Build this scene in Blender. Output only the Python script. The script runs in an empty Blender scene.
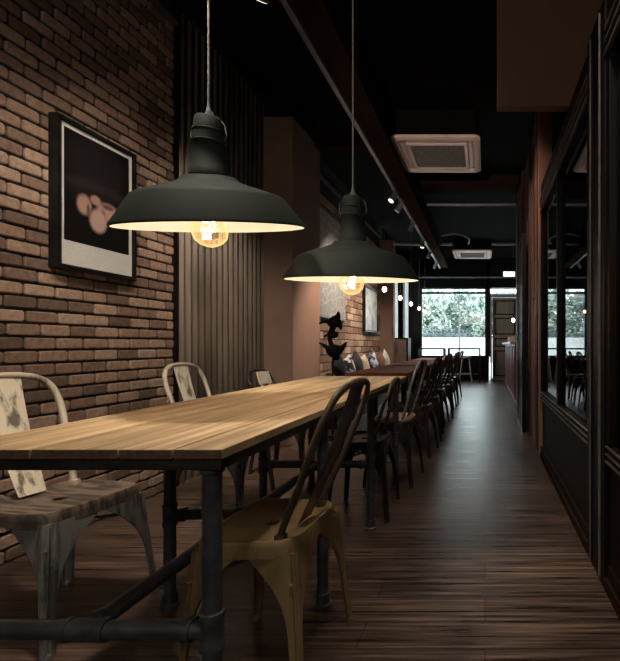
import bpy, bmesh, math, random
from mathutils import Vector, Matrix
R = math.radians
random.seed(7)
sc = bpy.context.scene
col = sc.collection

# ---------------------------------------------------------------- camera
cam_d = bpy.data.cameras.new('camera'); cam = bpy.data.objects.new('camera', cam_d); col.objects.link(cam)
cam.location = (0, 0, 1.0); cam.rotation_euler = (R(90), 0, 0)
cam_d.sensor_width = 36; cam_d.lens = 440 * 36 / 661
cam_d.shift_x = -175 / 661; cam_d.shift_y = 14.5 / 661
cam_d.clip_start = 0.02; cam_d.clip_end = 200
sc.camera = cam

# ---------------------------------------------------------------- colour management, sky
sc.view_settings.view_transform = 'Standard'
sc.view_settings.look = 'None'
sc.view_settings.gamma = 1
sc.view_settings.exposure = 0.15
sc.view_settings.use_curve_mapping = False
w = bpy.data.worlds.new('sky'); sc.world = w; w.use_nodes = True
bg = w.node_tree.nodes['Background']
bg.inputs[0].default_value = (0.86, 0.94, 1.0, 1); bg.inputs[1].default_value = 6.0

# ---------------------------------------------------------------- lights
def lamp(name, kind, loc, energy, color, target=None, size=0.1, angle=60, blend=0.6, sx=None, sy=None):
    d = bpy.data.lights.new(name, kind); d.energy = energy; d.color = color
    o = bpy.data.objects.new(name, d); col.objects.link(o); o.location = loc
    if kind == 'SPOT':
        d.spot_size = R(angle); d.spot_blend = blend; d.shadow_soft_size = size
    elif kind == 'POINT':
        d.shadow_soft_size = size
    elif kind == 'AREA':
        d.shape = 'RECTANGLE'; d.size = sx or size; d.size_y = sy or size
    if target is not None:
        o.rotation_euler = (Vector(target) - Vector(loc)).to_track_quat('-Z', 'Y').to_euler()
    return o
WARM = (1.0, 0.76, 0.52)
WARM2 = (1.0, 0.86, 0.72)
DAY = (0.78, 0.88, 1.0)
# track spots (their fixtures are built with the track below)
SPOTS = [  # y on track, target, energy, colour, cone
    (0.95, (-2.20, 2.30, 0.95), 105, WARM2, 68),
    (1.65, (-2.20, 3.10, 1.10), 70, WARM2, 68),
    (1.30, (-0.95, 1.85, 0.77), 185, (1.0, .86, .70), 66),
    (2.10, (-0.95, 2.65, 0.77), 75, (1.0, .86, .70), 50),
    (2.30, (-2.20, 3.80, 1.00), 80, WARM2, 52),
    (5.60, (-1.90, 4.85, 1.25), 420, (1.0, .74, .54), 36),
    (6.00, (-2.15, 6.40, 1.50), 170, WARM2, 75),
    (7.00, (-2.15, 8.00, 1.20), 180, WARM2, 75),
    (8.20, (-1.30, 8.00, 0.75), 30, WARM2, 60),
]
# spots on the aisle ceiling, then unseen fill lamps added behind the camera
lamp('aisle_spot', 'SPOT', (0.10, 0.75, 3.45), 95, WARM2, (0.0, 1.8, 0), .12, 80, 0.9)
lamp('aisle_spot', 'SPOT', (0.05, 3.7, 3.45), 45, WARM2, (0.0, 3.4, 0), .12, 70, 0.9)
lamp('aisle_spot', 'SPOT', (-0.30, 3.5, 3.45), 170, (1.0, .76, .58), (0.5, 4.9, 1.7), .1, 55, 0.9)  # added spot without a fixture, brightens the red boards
lamp('rear_fill', 'AREA', (-0.6, -1.9, 2.6), 19, (1.0, .90, .78), (-0.8, 3.0, 1.2), sx=1.6, sy=.6)  # added frontal fill, no fixture behind the camera
lamp('cassette_fill', 'SPOT', (-0.9, -1.6, 1.3), 420, (1.0, .74, .60), (-0.48, 5.0, 3.1), .1, 17, 0.8)  # added unseen spot that brightens the ceiling cassettes
# daylight coming in by the street window
wp = lamp('window_portal', 'AREA', (-0.9, 12.72, 1.65), 1, DAY, (-0.9, 5.0, 1.65), sx=1.85, sy=1.95); wp.data.cycles.is_portal = True
wp = lamp('side_window_portal', 'AREA', (-2.32, 10.95, 1.98), 1, DAY, (0, 10.95, 1.98), sx=3.0, sy=1.7); wp.data.cycles.is_portal = True

# ---------------------------------------------------------------- materials
def nodes_of(m):
    m.use_nodes = True
    nt = m.node_tree
    return nt, nt.nodes['Principled BSDF']
def L(nt, a, b): nt.links.new(a, b)
def rgba(c): return (c[0], c[1], c[2], 1)
def mat(name, c1, c2=None, rough=.5, metal=0, scale=(8, 8, 8), detail=5, bump=0, lo=.35, hi=.65, spec=.5, rough2=None, coord='Object', extra=None):
    m = bpy.data.materials.new(name); nt, b = nodes_of(m)
    b.inputs['Roughness'].default_value = rough; b.inputs['Metallic'].default_value = metal
    b.inputs['Specular IOR Level'].default_value = spec
    if c2 is None: c2 = tuple(x * .85 for x in c1)
    tc = nt.nodes.new('ShaderNodeTexCoord'); mp = nt.nodes.new('ShaderNodeMapping')
    mp.inputs['Scale'].default_value = scale
    L(nt, tc.outputs[coord], mp.inputs[0])
    n = nt.nodes.new('ShaderNodeTexNoise'); n.inputs['Scale'].default_value = 1; n.inputs['Detail'].default_value = detail
    n.inputs['Roughness'].default_value = .6
    L(nt, mp.outputs[0], n.inputs['Vector'])
    r = nt.nodes.new('ShaderNodeValToRGB'); r.color_ramp.elements[0].position = lo; r.color_ramp.elements[1].position = hi
    r.color_ramp.elements[0].color = rgba(c1); r.color_ramp.elements[1].color = rgba(c2)
    L(nt, n.outputs['Fac'], r.inputs[0]); L(nt, r.outputs[0], b.inputs['Base Color'])
    if rough2 is not None:
        mr = nt.nodes.new('ShaderNodeMapRange'); mr.inputs[1].default_value = lo; mr.inputs[2].default_value = hi
        mr.inputs[3].default_value = rough; mr.inputs[4].default_value = rough2
        L(nt, n.outputs['Fac'], mr.inputs[0]); L(nt, mr.outputs[0], b.inputs['Roughness'])
    if bump:
        bp = nt.nodes.new('ShaderNodeBump'); bp.inputs['Strength'].default_value = bump; bp.inputs['Distance'].default_value = .01
        L(nt, n.outputs['Fac'], bp.inputs['Height']); L(nt, bp.outputs[0], b.inputs['Normal'])
    return m
def emit(name, c, s):
    m = bpy.data.materials.new(name); nt, b = nodes_of(m)
    b.inputs['Base Color'].default_value = rgba(c); b.inputs['Emission Color'].default_value = rgba(c); b.inputs['Emission Strength'].default_value = s
    return m

M = {}
M['black_metal'] = mat('black_metal', (.012, .012, .013), (.03, .028, .027), .42, .7, (15, 15, 15))
M['pipe'] = mat('dark_steel_pipe', (.075, .082, .09), (.13, .14, .15), .36, .6, (20, 20, 20), bump=.08)
M['steel_frame'] = mat('steel_frame', (.035, .030, .028), (.07, .06, .055), .4, .5, (10, 40, 40))
M['ceiling'] = mat('black_ceiling_paint', (.003, .003, .0032), (.005, .005, .005), .95, spec=.08)
M['black_wood'] = mat('black_stained_wood', (.004, .003, .003), (.008, .005, .004), .5, 0, (30, 30, 3), bump=.05, spec=.15)
M['right_panel'] = mat('dark_brown_panel', (.011, .006, .005), (.018, .009, .007), .6, 0, (30, 30, 3), spec=.1)
M['plaster'] = mat('brown_plaster', (.20, .12, .088), (.225, .135, .10), .75, 0, (4, 4, 4), bump=.05)
M['plain_wall'] = mat('dark_plain_wall', (.03, .025, .022), (.04, .03, .026), .8)
M['box'] = mat('brown_soffit_paint', (.17, .085, .05), (.185, .095, .056), .8, 0, (3, 3, 3))
M['beam'] = mat('brown_beam', (.022, .013, .010), (.034, .020, .015), .95, 0, (8, 2, 8), spec=0)
M['rail'] = mat('pale_edge_highlight', (.08, .068, .062), (.15, .13, .12), .45, 0, (9, 9, 9))  # pale tone stands in for highlight lines along the frame edges
M['grey_metal'] = mat('grey_painted_metal', (.16, .17, .18), (.24, .25, .26), .45, .5)
M['corrugated'] = mat('corrugated_zinc', (.09, .070, .055), (.20, .16, .125), .30, .75, (6, 3, 1.2), lo=.3, hi=.7, rough2=.55)
M['ac'] = mat('cassette_plastic', (.78, .64, .56), (.82, .68, .60), .5)
M['ac_dark'] = mat('cassette_grille', (.12, .095, .08), (.20, .16, .135), .6, 0, (60, 6, 6))
M['mortar'] = mat('black_mortar', (.006, .005, .004), (.016, .012, .010), .95, 0, (30, 30, 30), bump=.3)
M['shade_out'] = mat('matt_black_enamel', (.0065, .0095, .008), (.008, .011, .0095), .75, 0, (6, 6, 6), spec=.12)
M['shade_in'] = mat('white_enamel', (.86, .80, .70), (.88, .83, .74), .45)
M['cord'] = mat('woven_cord', (.035, .037, .038), (.07, .07, .07), .8, 0, (90, 90, 90))
M['bulb_white'] = emit('lit_bulb', (1.0, .72, .42), 9)
M['led'] = emit('lit_sign_face', (.85, .93, 1.0), 2.2)
M['filament'] = emit('filament', (1.0, .66, .30), 22)
M['dark_red_wood'] = mat('dark_red_wood', (.24, .065, .045), (.34, .11, .07), .7, 0, (2, 30, 2), spec=.15)
M['counter_wood'] = mat('counter_red_wood', (.075, .022, .016), (.12, .038, .026), .45, 0, (12, 12, 1.5))
M['stone_top'] = mat('pale_counter_top', (.42, .42, .42), (.5, .5, .5), .3)
M['bench_pale'] = mat('pale_bench_wood', (.38, .28, .20), (.52, .40, .30), .55, 0, (3, 2, 30))
M['bench_dark'] = mat('dark_bench_leather', (.03, .018, .014), (.045, .028, .02), .45)
M['white_paint'] = mat('white_paint', (.72, .72, .72), (.8, .8, .8), .5)
M['stool_wood'] = mat('stool_wood', (.32, .26, .21), (.42, .34, .28), .5, 0, (20, 20, 2))
M['pavement'] = mat('pale_pavement', (.62, .64, .64), (.72, .73, .72), .9, 0, (1, 1, 1))
M['hedge'] = mat('hedge_leaf', (.05, .07, .075), (.10, .13, .13), .7, 0, (3, 3, 3))
M['leaf'] = mat('tree_leaf', (.16, .215, .175), (.46, .54, .48), .6, 0, (1.3, 1.3, 1.3), lo=.4, hi=.6)
M['bark'] = mat('tree_bark', (.20, .20, .18), (.32, .32, .30), .9, 0, (10, 10, 2))
M['door_wood'] = mat('door_wood', (.13, .10, .07), (.19, .145, .10), .45, 0, (20, 20, 2))
M['cream'] = mat('cream_panel', (.62, .55, .42), (.72, .66, .54), .5)
M['art_white'] = mat('art_mount_paper', (.50, .50, .46), (.60, .59, .54), .8, 0, (120, 120, 120))

def worn(name, base, chip, rough=.42, metal=.4, scale=(9, 9, 3), lo=.45, hi=.55, bump=.15):
    return mat(name, base, chip, rough, metal, scale, 8, bump, lo, hi, rough2=rough + .2)
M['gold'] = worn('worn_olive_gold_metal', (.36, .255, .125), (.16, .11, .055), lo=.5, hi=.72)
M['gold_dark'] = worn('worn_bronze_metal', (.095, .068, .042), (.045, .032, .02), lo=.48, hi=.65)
M['bone'] = worn('worn_bone_paint', (.60, .54, .42), (.13, .11, .09), .5, .1, (26, 26, 5), .5, .62)
M['bone_hoop'] = worn('worn_bone_hoop_paint', (.46, .40, .31), (.20, .17, .13), .5, .2, (26, 26, 5), .5, .62)
M['grey_worn'] = worn('worn_grey_metal', (.30, .30, .29), (.07, .065, .06), .42, .5, (22, 22, 3), .46, .60)
M['seat_wood'] = worn('worn_dark_seat', (.13, .095, .07), (.035, .025, .02), .5, .1, (5, 30, 5))
M['chair_black'] = worn('worn_black_metal', (.022, .020, .020), (.055, .046, .04), .38, .7)
M['chair_brown'] = worn('dark_brown_metal', (.035, .022, .017), (.07, .045, .035), .36, .6)
M['pad_wood'] = mat('pale_wood_seat_pad', (.42, .27, .18), (.56, .40, .28), .5, 0, (20, 4, 4))

def brick_mat(name, stops, rough=.85):
    m = bpy.data.materials.new(name); nt, b = nodes_of(m)
    a = nt.nodes.new('ShaderNodeAttribute'); a.attribute_name = 'tone'
    r = nt.nodes.new('ShaderNodeValToRGB')
    els = r.color_ramp.elements
    while len(els) < len(stops): els.new(.5)
    for e, (p, c) in zip(els, stops): e.position = p; e.color = rgba(c)
    L(nt, a.outputs['Fac'], r.inputs[0])
    tc = nt.nodes.new('ShaderNodeTexCoord')
    n = nt.nodes.new('ShaderNodeTexNoise'); n.inputs['Scale'].default_value = 38; n.inputs['Detail'].default_value = 8; n.inputs['Roughness'].default_value = .7
    L(nt, tc.outputs['Object'], n.inputs['Vector'])
    mr = nt.nodes.new('ShaderNodeMapRange'); mr.inputs[1].default_value = .3; mr.inputs[2].default_value = .7; mr.inputs[3].default_value = .62; mr.inputs[4].default_value = 1.25
    L(nt, n.outputs['Fac'], mr.inputs[0])
    mx = nt.nodes.new('ShaderNodeMix'); mx.data_type = 'RGBA'; mx.blend_type = 'MULTIPLY'; mx.inputs[0].default_value = 1
    L(nt, r.outputs[0], mx.inputs[6]); L(nt, mr.outputs[0], mx.inputs[7]); L(nt, mx.outputs[2], b.inputs['Base Color'])
    b.inputs['Roughness'].default_value = rough; b.inputs['Specular IOR Level'].default_value = .25
    bp = nt.nodes.new('ShaderNodeBump'); bp.inputs['Strength'].default_value = .55; bp.inputs['Distance'].default_value = .006
    L(nt, n.outputs['Fac'], bp.inputs['Height']); L(nt, bp.outputs[0], b.inputs['Normal'])
    return m
M['brick'] = brick_mat('brown_brick', [(0, (.115, .080, .060)), (.35, (.20, .130, .095)), (.7, (.29, .190, .135)), (1, (.38, .27, .195))])
M['brick_far'] = brick_mat('red_brick', [(0, (.20, .11, .075)), (.5, (.36, .22, .15)), (1, (.55, .41, .31))])

# wooden table top: boards run along y
def plank_wood():
    m = bpy.data.materials.new('oiled_oak'); nt, b = nodes_of(m)
    a = nt.nodes.new('ShaderNodeAttribute'); a.attribute_name = 'tone'
    tc = nt.nodes.new('ShaderNodeTexCoord'); mp = nt.nodes.new('ShaderNodeMapping'); mp.inputs['Scale'].default_value = (30, 1.6, 30)
    L(nt, tc.outputs['Object'], mp.inputs[0])
    ad = nt.nodes.new('ShaderNodeVectorMath'); ad.operation = 'ADD'
    cmb = nt.nodes.new('ShaderNodeCombineXYZ'); mu = nt.nodes.new('ShaderNodeMath'); mu.operation = 'MULTIPLY'; mu.inputs[1].default_value = 37
    L(nt, a.outputs['Fac'], mu.inputs[0]); L(nt, mu.outputs[0], cmb.inputs[1]); L(nt, mp.outputs[0], ad.inputs[0]); L(nt, cmb.outputs[0], ad.inputs[1])
    n = nt.nodes.new('ShaderNodeTexNoise'); n.inputs['Scale'].default_value = 1; n.inputs['Detail'].default_value = 9; n.inputs['Roughness'].default_value = .65; n.inputs['Distortion'].default_value = .6
    L(nt, ad.outputs[0], n.inputs['Vector'])
    r = nt.nodes.new('ShaderNodeValToRGB')
    els = r.color_ramp.elements
    for _ in range(2): els.new(.5)
    for e, (p, c) in zip(els, [(.27, (.13, .078, .038)), (.43, (.30, .20, .105)), (.55, (.44, .31, .175)), (.72, (.66, .51, .32))]): e.position = p; e.color = rgba(c)
    L(nt, n.outputs['Fac'], r.inputs[0])
    mr = nt.nodes.new('ShaderNodeMapRange'); mr.inputs[3].default_value = .78; mr.inputs[4].default_value = 1.12
    L(nt, a.outputs['Fac'], mr.inputs[0])
    mx = nt.nodes.new('ShaderNodeMix'); mx.data_type = 'RGBA'; mx.blend_type = 'MULTIPLY'; mx.inputs[0].default_value = 1
    L(nt, r.outputs[0], mx.inputs[6]); L(nt, mr.outputs[0], mx.inputs[7]); L(nt, mx.outputs[2], b.inputs['Base Color'])
    b.inputs['Roughness'].default_value = .5
    bp = nt.nodes.new('ShaderNodeBump'); bp.inputs['Strength'].default_value = .12; bp.inputs['Distance'].default_value = .004
    L(nt, n.outputs['Fac'], bp.inputs['Height']); L(nt, bp.outputs[0], b.inputs['Normal'])
    return m
M['oak'] = plank_wood()

def floor_mat():
    m = bpy.data.materials.new('dark_streaked_floorboards'); nt, b = nodes_of(m)
    tc = nt.nodes.new('ShaderNodeTexCoord')
    mp = nt.nodes.new('ShaderNodeMapping'); mp.inputs['Scale'].default_value = (1.9, 62, 1)
    L(nt, tc.outputs['Object'], mp.inputs[0])
    n = nt.nodes.new('ShaderNodeTexNoise'); n.inputs['Scale'].default_value = 1; n.inputs['Detail'].default_value = 7; n.inputs['Roughness'].default_value = .62
    L(nt, mp.outputs[0], n.inputs['Vector'])
    r = nt.nodes.new('ShaderNodeValToRGB')
    els = r.color_ramp.elements; els.new(.5)
    for e, (p, c) in zip(els, [(.37, (.018, .012, .009)), (.5, (.070, .047, .035)), (.66, (.19, .135, .105))]): e.position = p; e.color = rgba(c)
    L(nt, n.outputs['Fac'], r.inputs[0])
    bt = nt.nodes.new('ShaderNodeTexBrick'); bt.offset = .37
    bt.inputs['Scale'].default_value = 1; bt.inputs['Brick Width'].default_value = 1.15; bt.inputs['Row Height'].default_value = .145
    bt.inputs['Mortar Size'].default_value = .0022; bt.inputs['Mortar Smooth'].default_value = .2
    bt.inputs['Color1'].default_value = (.72, .68, .68, 1); bt.inputs['Color2'].default_value = (1.15, 1.1, 1.05, 1); bt.inputs['Mortar'].default_value = (.2, .2, .2, 1)
    L(nt, tc.outputs['Object'], bt.inputs['Vector'])
    mx = nt.nodes.new('ShaderNodeMix'); mx.data_type = 'RGBA'; mx.blend_type = 'MULTIPLY'; mx.inputs[0].default_value = 1
    L(nt, r.outputs[0], mx.inputs[6]); L(nt, bt.outputs['Color'], mx.inputs[7]); L(nt, mx.outputs[2], b.inputs['Base Color'])
    mr = nt.nodes.new('ShaderNodeMapRange'); mr.inputs[1].default_value = .3; mr.inputs[2].default_value = .7; mr.inputs[3].default_value = .24; mr.inputs[4].default_value = .42
    L(nt, n.outputs['Fac'], mr.inputs[0]); L(nt, mr.outputs[0], b.inputs['Roughness'])
    bp = nt.nodes.new('ShaderNodeBump'); bp.inputs['Strength'].default_value = .25; bp.inputs['Distance'].default_value = .004
    L(nt, n.outputs['Fac'], bp.inputs['Height']); L(nt, bp.outputs[0], b.inputs['Normal'])
    return m
M['floor'] = floor_mat()

def plank_wall_mat():
    m = bpy.data.materials.new('reclaimed_red_boards'); nt, b = nodes_of(m)
    a = nt.nodes.new('ShaderNodeAttribute'); a.attribute_name = 'tone'
    r = nt.nodes.new('ShaderNodeValToRGB')
    els = r.color_ramp.elements; els.new(.5)
    for e, (p, c) in zip(els, [(0, (.03, .012, .009)), (.5, (.12, .045, .032)), (1, (.34, .17, .11))]): e.position = p; e.color = rgba(c)
    L(nt, a.outputs['Fac'], r.inputs[0]); L(nt, r.outputs[0], b.inputs['Base Color']); b.inputs['Roughness'].default_value = .55
    return m
M['boards'] = plank_wall_mat()

def glass_mat(name, tint, rough=.02, trans=1.0):
    m = bpy.data.materials.new(name); nt, b = nodes_of(m)
    nt.nodes.remove(b); out = nt.nodes['Material Output']
    tr = nt.nodes.new('ShaderNodeBsdfTransparent'); tr.inputs[0].default_value = rgba(tint)
    gl = nt.nodes.new('ShaderNodeBsdfGlossy'); gl.inputs['Roughness'].default_value = rough
    fr = nt.nodes.new('ShaderNodeFresnel'); fr.inputs[0].default_value = trans
    mx = nt.nodes.new('ShaderNodeMixShader'); L(nt, fr.outputs[0], mx.inputs[0]); L(nt, tr.outputs[0], mx.inputs[1]); L(nt, gl.outputs[0], mx.inputs[2])
    L(nt, mx.outputs[0], out.inputs[0])
    return m
M['pane'] = glass_mat('clear_window_glass', (.94, .97, .96), .01, 1.3)
M['smoked'] = glass_mat('smoked_partition_glass', (.08, .08, .09), .015, 2.9)

def bulb_glass():
    m = bpy.data.materials.new('glowing_amber_bulb_glass'); nt, b = nodes_of(m)
    nt.nodes.remove(b); out = nt.nodes['Material Output']
    tr = nt.nodes.new('ShaderNodeBsdfTransparent'); tr.inputs[0].default_value = (1, .95, .86, 1)
    em = nt.nodes.new('ShaderNodeEmission'); em.inputs[0].default_value = (1, .58, .22, 1); em.inputs[1].default_value = 1.5
    gl = nt.nodes.new('ShaderNodeBsdfGlossy'); gl.inputs['Roughness'].default_value = .05
    m1 = nt.nodes.new('ShaderNodeMixShader'); lw = nt.nodes.new('ShaderNodeLayerWeight'); lw.inputs[0].default_value = .45
    L(nt, lw.outputs['Facing'], m1.inputs[0]); L(nt, tr.outputs[0], m1.inputs[1]); L(nt, em.outputs[0], m1.inputs[2])
    m2 = nt.nodes.new('ShaderNodeMixShader'); m2.inputs[0].default_value = .06; L(nt, m1.outputs[0], m2.inputs[1]); L(nt, gl.outputs[0], m2.inputs[2])
    L(nt, m2.outputs[0], out.inputs[0])
    return m
M['bulb_glass'] = bulb_glass()

# ---------------------------------------------------------------- mesh helpers
def obj(name, bm, m, parent=None, smooth=False, kind=None):
    me = bpy.data.meshes.new(name)
    bmesh.ops.recalc_face_normals(bm, faces=bm.faces)
    bm.to_mesh(me); bm.free()
    if smooth:
        for p in me.polygons: p.use_smooth = True
        me.set_sharp_from_angle(angle=R(38))
    ms = m if isinstance(m, (list, tuple)) else [m]
    for x in ms: me.materials.append(x)
    o = bpy.data.objects.new(name, me); col.objects.link(o)
    if parent: o.parent = parent
    if kind: o['kind'] = kind
    return o
def tag(o, label, cat, group=None):
    o['label'] = label; o['category'] = cat
    if group: o['group'] = group
    return o
def thing(name, label, cat, loc=(0, 0, 0), rz=0, group=None):
    o = bpy.data.objects.new(name, None); col.objects.link(o); o.empty_display_size = .1
    o.location = loc; o.rotation_euler = (0, 0, rz)
    return tag(o, label, cat, group)
def kids(o): return [c for c in bpy.data.objects if c.parent == o]
def dup(root, loc, rz, label, group=None):
    r = root.copy(); col.objects.link(r); r.location = loc; r.rotation_euler = (0, 0, rz); r['label'] = label
    if group: r['group'] = group
    for ch in kids(root):
        c = ch.copy(); col.objects.link(c); c.parent = r
        for g in kids(ch):
            d = g.copy(); col.objects.link(d); d.parent = c
    return r
def B(): return bmesh.new()
def box(bm, x0, x1, y0, y1, z0, z1, bev=0, mi=0):
    r = bmesh.ops.create_cube(bm, size=1)
    vs = r['verts']
    for v in vs:
        v.co = Vector((x0 + (v.co.x + .5) * (x1 - x0), y0 + (v.co.y + .5) * (y1 - y0), z0 + (v.co.z + .5) * (z1 - z0)))
    fs = list({f for v in vs for f in v.link_faces})
    for f in fs: f.material_index = mi
    if bev:
        es = list({e for v in vs for e in v.link_edges})
        bmesh.ops.bevel(bm, geom=es, offset=bev, segments=2, affect='EDGES', profile=.5)
def tube(bm, pts, r, seg=12, closed=False, caps=True, flat=None):
    """tube along pts; r a number or a list; flat scales the second frame axis"""
    pts = [Vector(p) for p in pts]; n = len(pts)
    rs = r if isinstance(r, (list, tuple)) else [r] * n
    rings = []; prev = None
    for i, p in enumerate(pts):
        if closed: t = pts[(i + 1) % n] - pts[i - 1]
        else: t = pts[min(i + 1, n - 1)] - pts[max(i - 1, 0)]
        t.normalize()
        if prev is None:
            up = Vector((0, 0, 1)) if abs(t.z) < .9 else Vector((1, 0, 0))
            a = t.cross(up).normalized()
        else:
            a = (prev - t * prev.dot(t)).normalized()
        prev = a; bvec = t.cross(a)
        rings.append([bm.verts.new(p + (a * math.cos(2 * math.pi * k / seg) + bvec * math.sin(2 * math.pi * k / seg) * (flat or 1)) * rs[i]) for k in range(seg)])
    m = n if closed else n - 1
    for i in range(m):
        A, C = rings[i], rings[(i + 1) % n]
        for k in range(seg): bm.faces.new((A[k], A[(k + 1) % seg], C[(k + 1) % seg], C[k]))
    if caps and not closed:
        bm.faces.new(rings[0]); bm.faces.new(rings[-1])
def lathe(bm, prof, seg=48, c=(0, 0, 0), mi=0, close=False):
    rings = []
    for r, z in prof:
        if r < 1e-5: rings.append([bm.verts.new((c[0], c[1], c[2] + z))])
        else: rings.append([bm.verts.new((c[0] + r * math.cos(2 * math.pi * k / seg), c[1] + r * math.sin(2 * math.pi * k / seg), c[2] + z)) for k in range(seg)])
    for i in range(len(rings) - 1):
        A, C = rings[i], rings[i + 1]
        for k in range(seg):
            k2 = (k + 1) % seg
            if len(A) == 1 and len(C) == 1: continue
            if len(A) == 1: f = bm.faces.new((A[0], C[k2], C[k]))
            elif len(C) == 1: f = bm.faces.new((A[k], A[k2], C[0]))
            else: f = bm.faces.new((A[k], A[k2], C[k2], C[k]))
            f.material_index = mi
def smoothpath(pts, n=6):
    """Catmull-Rom through pts"""
    P = [Vector(p) for p in pts]; out = []
    for i in range(len(P) - 1):
        p0 = P[max(i - 1, 0)]; p1 = P[i]; p2 = P[i + 1]; p3 = P[min(i + 2, len(P) - 1)]
        for k in range(n):
            t = k / n
            out.append(.5 * ((2 * p1) + (-p0 + p2) * t + (2 * p0 - 5 * p1 + 4 * p2 - p3) * t * t + (-p0 + 3 * p1 - 3 * p2 + p3) * t ** 3))
    out.append(P[-1]); return out
def loftgrid(bm, rows, thick=None):
    V = [[bm.verts.new(p) for p in r] for r in rows]
    for i in range(len(V) - 1):
        for k in range(len(V[i]) - 1):
            bm.faces.new((V[i][k], V[i][k + 1], V[i + 1][k + 1], V[i + 1][k]))
    return V
def struct(name, bm, m, parent=None, smooth=False):
    return obj(name, bm, m, parent, smooth, 'structure' if parent is None else None)
def sbox(name, m, *a, bev=0):
    bm = B(); box(bm, *a, bev=bev); return struct(name, bm, m)

# ================================================================ SETTING
H = 3.5
XL = -2.19
bm = B(); box(bm, -2.45, 2.45, -2.6, 12.7, -.1, 0); struct('floor', bm, M['floor'])
sbox('ceiling', M['ceiling'], -2.45, 2.45, -2.6, 12.7, H, H + .1)
sbox('wall_back', M['plain_wall'], -2.45, 2.45, -2.6, -2.5, 0, H)
sbox('wall_left_front', M['plain_wall'], -2.40, XL - .015, -2.5, 0.0, 0, H)

def brick_wall(name, y0, y1, m, z1=3.28, pitch=.155, course=.065, x=XL):
    """veneer of separate rounded bricks standing proud of a black mortar bed"""
    verts, faces, tones, mids = [], [], [], []
    def addface(ix, t, mi): faces.append(ix); tones.append(t); mids.append(mi)
    xb = x - .014
    b0 = len(verts)
    for (xx, yy, zz) in [(xb, y0, 0), (xb, y1, 0), (xb, y1, H), (xb, y0, H), (x - .2, y0, 0), (x - .2, y1, 0), (x - .2, y1, H), (x - .2, y0, H)]: verts.append((xx, yy, zz))
    for f in [(0, 1, 2, 3), (4, 5, 6, 7), (0, 1, 5, 4), (3, 2, 6, 7), (0, 3, 7, 4), (1, 2, 6, 5)]: addface(tuple(b0 + k for k in f), 0, 1)
    nrow = int(z1 / course)
    for r in range(nrow):
        z = r * course; off = (r % 2) * pitch / 2 + random.uniform(-.012, .012)
        y = y0 - pitch + off
        while y < y1:
            a = max(y + .005, y0 + .002); c = min(y + pitch - .005 + random.uniform(-.003, .002), y1 - .002); y += pitch
            if c - a < .02: continue
            za, zc = z + .0055 + random.uniform(-.001, .001), z + course - .0055 + random.uniform(-.001, .001)
            t = random.random(); px = x + random.uniform(-.003, .003)
            base = len(verts)
            for (dep, ins) in [(xb - .001, 0), (px - .004, 0), (px, .005)]:
                k = min(.009, (c - a) * .3); k2 = .008
                A, C, ZA, ZC = a + ins, c - ins, za + ins, zc - ins
                for (yy, zz) in [(A + k, ZA), (C - k, ZA), (C, ZA + k2), (C, ZC - k2), (C - k, ZC), (A + k, ZC), (A, ZC - k2), (A, ZA + k2)]:
                    verts.append((dep, yy, zz))
            for l in range(2):
                for k in range(8):
                    k3 = (k + 1) % 8
                    addface((base + l * 8 + k, base + l * 8 + k3, base + l * 8 + 8 + k3, base + l * 8 + 8 + k), t, 0)
            addface(tuple(base + 16 + k for k in range(8)), t, 0)
    me = bpy.data.meshes.new(name); me.from_pydata(verts, [], faces)
    at = me.attributes.new('tone', 'FLOAT', 'FACE'); at.data.foreach_set('value', tones)
    me.materials.append(m); me.materials.append(M['mortar']); me.polygons.foreach_set('material_index', mids)
    bb = bmesh.new(); bb.from_mesh(me); bmesh.ops.recalc_face_normals(bb, faces=bb.faces); bb.to_mesh(me); bb.free()
    o = bpy.data.objects.new(name, me); col.objects.link(o); o['kind'] = 'structure'
    return o
brick_wall('wall_left_brick', 0.0, 3.10, M['brick'])
brick_wall('wall_left_far_brick', 5.07, 9.2, M['brick_far'], course=.108, pitch=.30, z1=3.1)
sbox('trim_1', M['grey_metal'], XL - .02, XL + .025, 0, 3.11, 3.25, 3.28)          # rail on top of the brick
sbox('trim_2', M['black_wood'], XL - .2, XL + .012, 3.10, 3.13, 0, H)                # black corner strip
# corrugated sheet
bm = B(); rows = []
ys = [3.13 + i * (4.35 - 3.13) / 255 for i in range(256)]
def cx(y): return XL - .012 + .021 * math.sin(2 * math.pi * y / .0775)
loftgrid(bm, [[(cx(y), y, z) for y in ys] for z in (0, 1.2, 2.4, 3.4)])
f = bm.verts.new; 
box(bm, XL - .2, XL - .05, 3.13, 4.35, 0, H)
struct('wall_left_corrugated', bm, M['corrugated'], smooth=True)
# pillars
sbox('wall_left_pillar', M['plaster'], -2.39, -1.90, 4.35, 5.07, 0, 3.26, bev=.006)
sbox('wall_left_pillar_head', M['ceiling'], -2.39, -1.90, 4.35, 5.07, 3.26, H)
sbox('wall_left_far_pillar', M['plaster'], -2.39, -1.92, 9.2, 9.4, 0, 3.2, bev=.006)
sbox('trim_3', M['grey_metal'], XL - .02, XL + .03, 5.07, 9.2, 3.22, 3.25)          # conduit rail over the far brick

# side window in the left wall beyond the far pillar
sbox('wall_left_below_window', M['white_paint'], -2.39, XL, 9.4, 12.5, 0, 1.1)
sbox('wall_left_above_window', M['ceiling'], -2.39, XL, 9.4, 12.5, 2.85, H)
bm = B()
for y in (9.4, 10.9, 12.44): box(bm, -2.30, -2.17, y, y + .06, 1.1, 2.85)
box(bm, -2.30, -2.17, 9.4, 12.5, 1.1, 1.16); box(bm, -2.30, -2.17, 9.4, 12.5, 2.79, 2.85)
wf = struct('window_2', bm, M['white_paint'])
bm = B(); box(bm, -2.25, -2.245, 9.46, 12.44, 1.16, 2.79); obj('pane', bm, M['pane'], wf)

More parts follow.
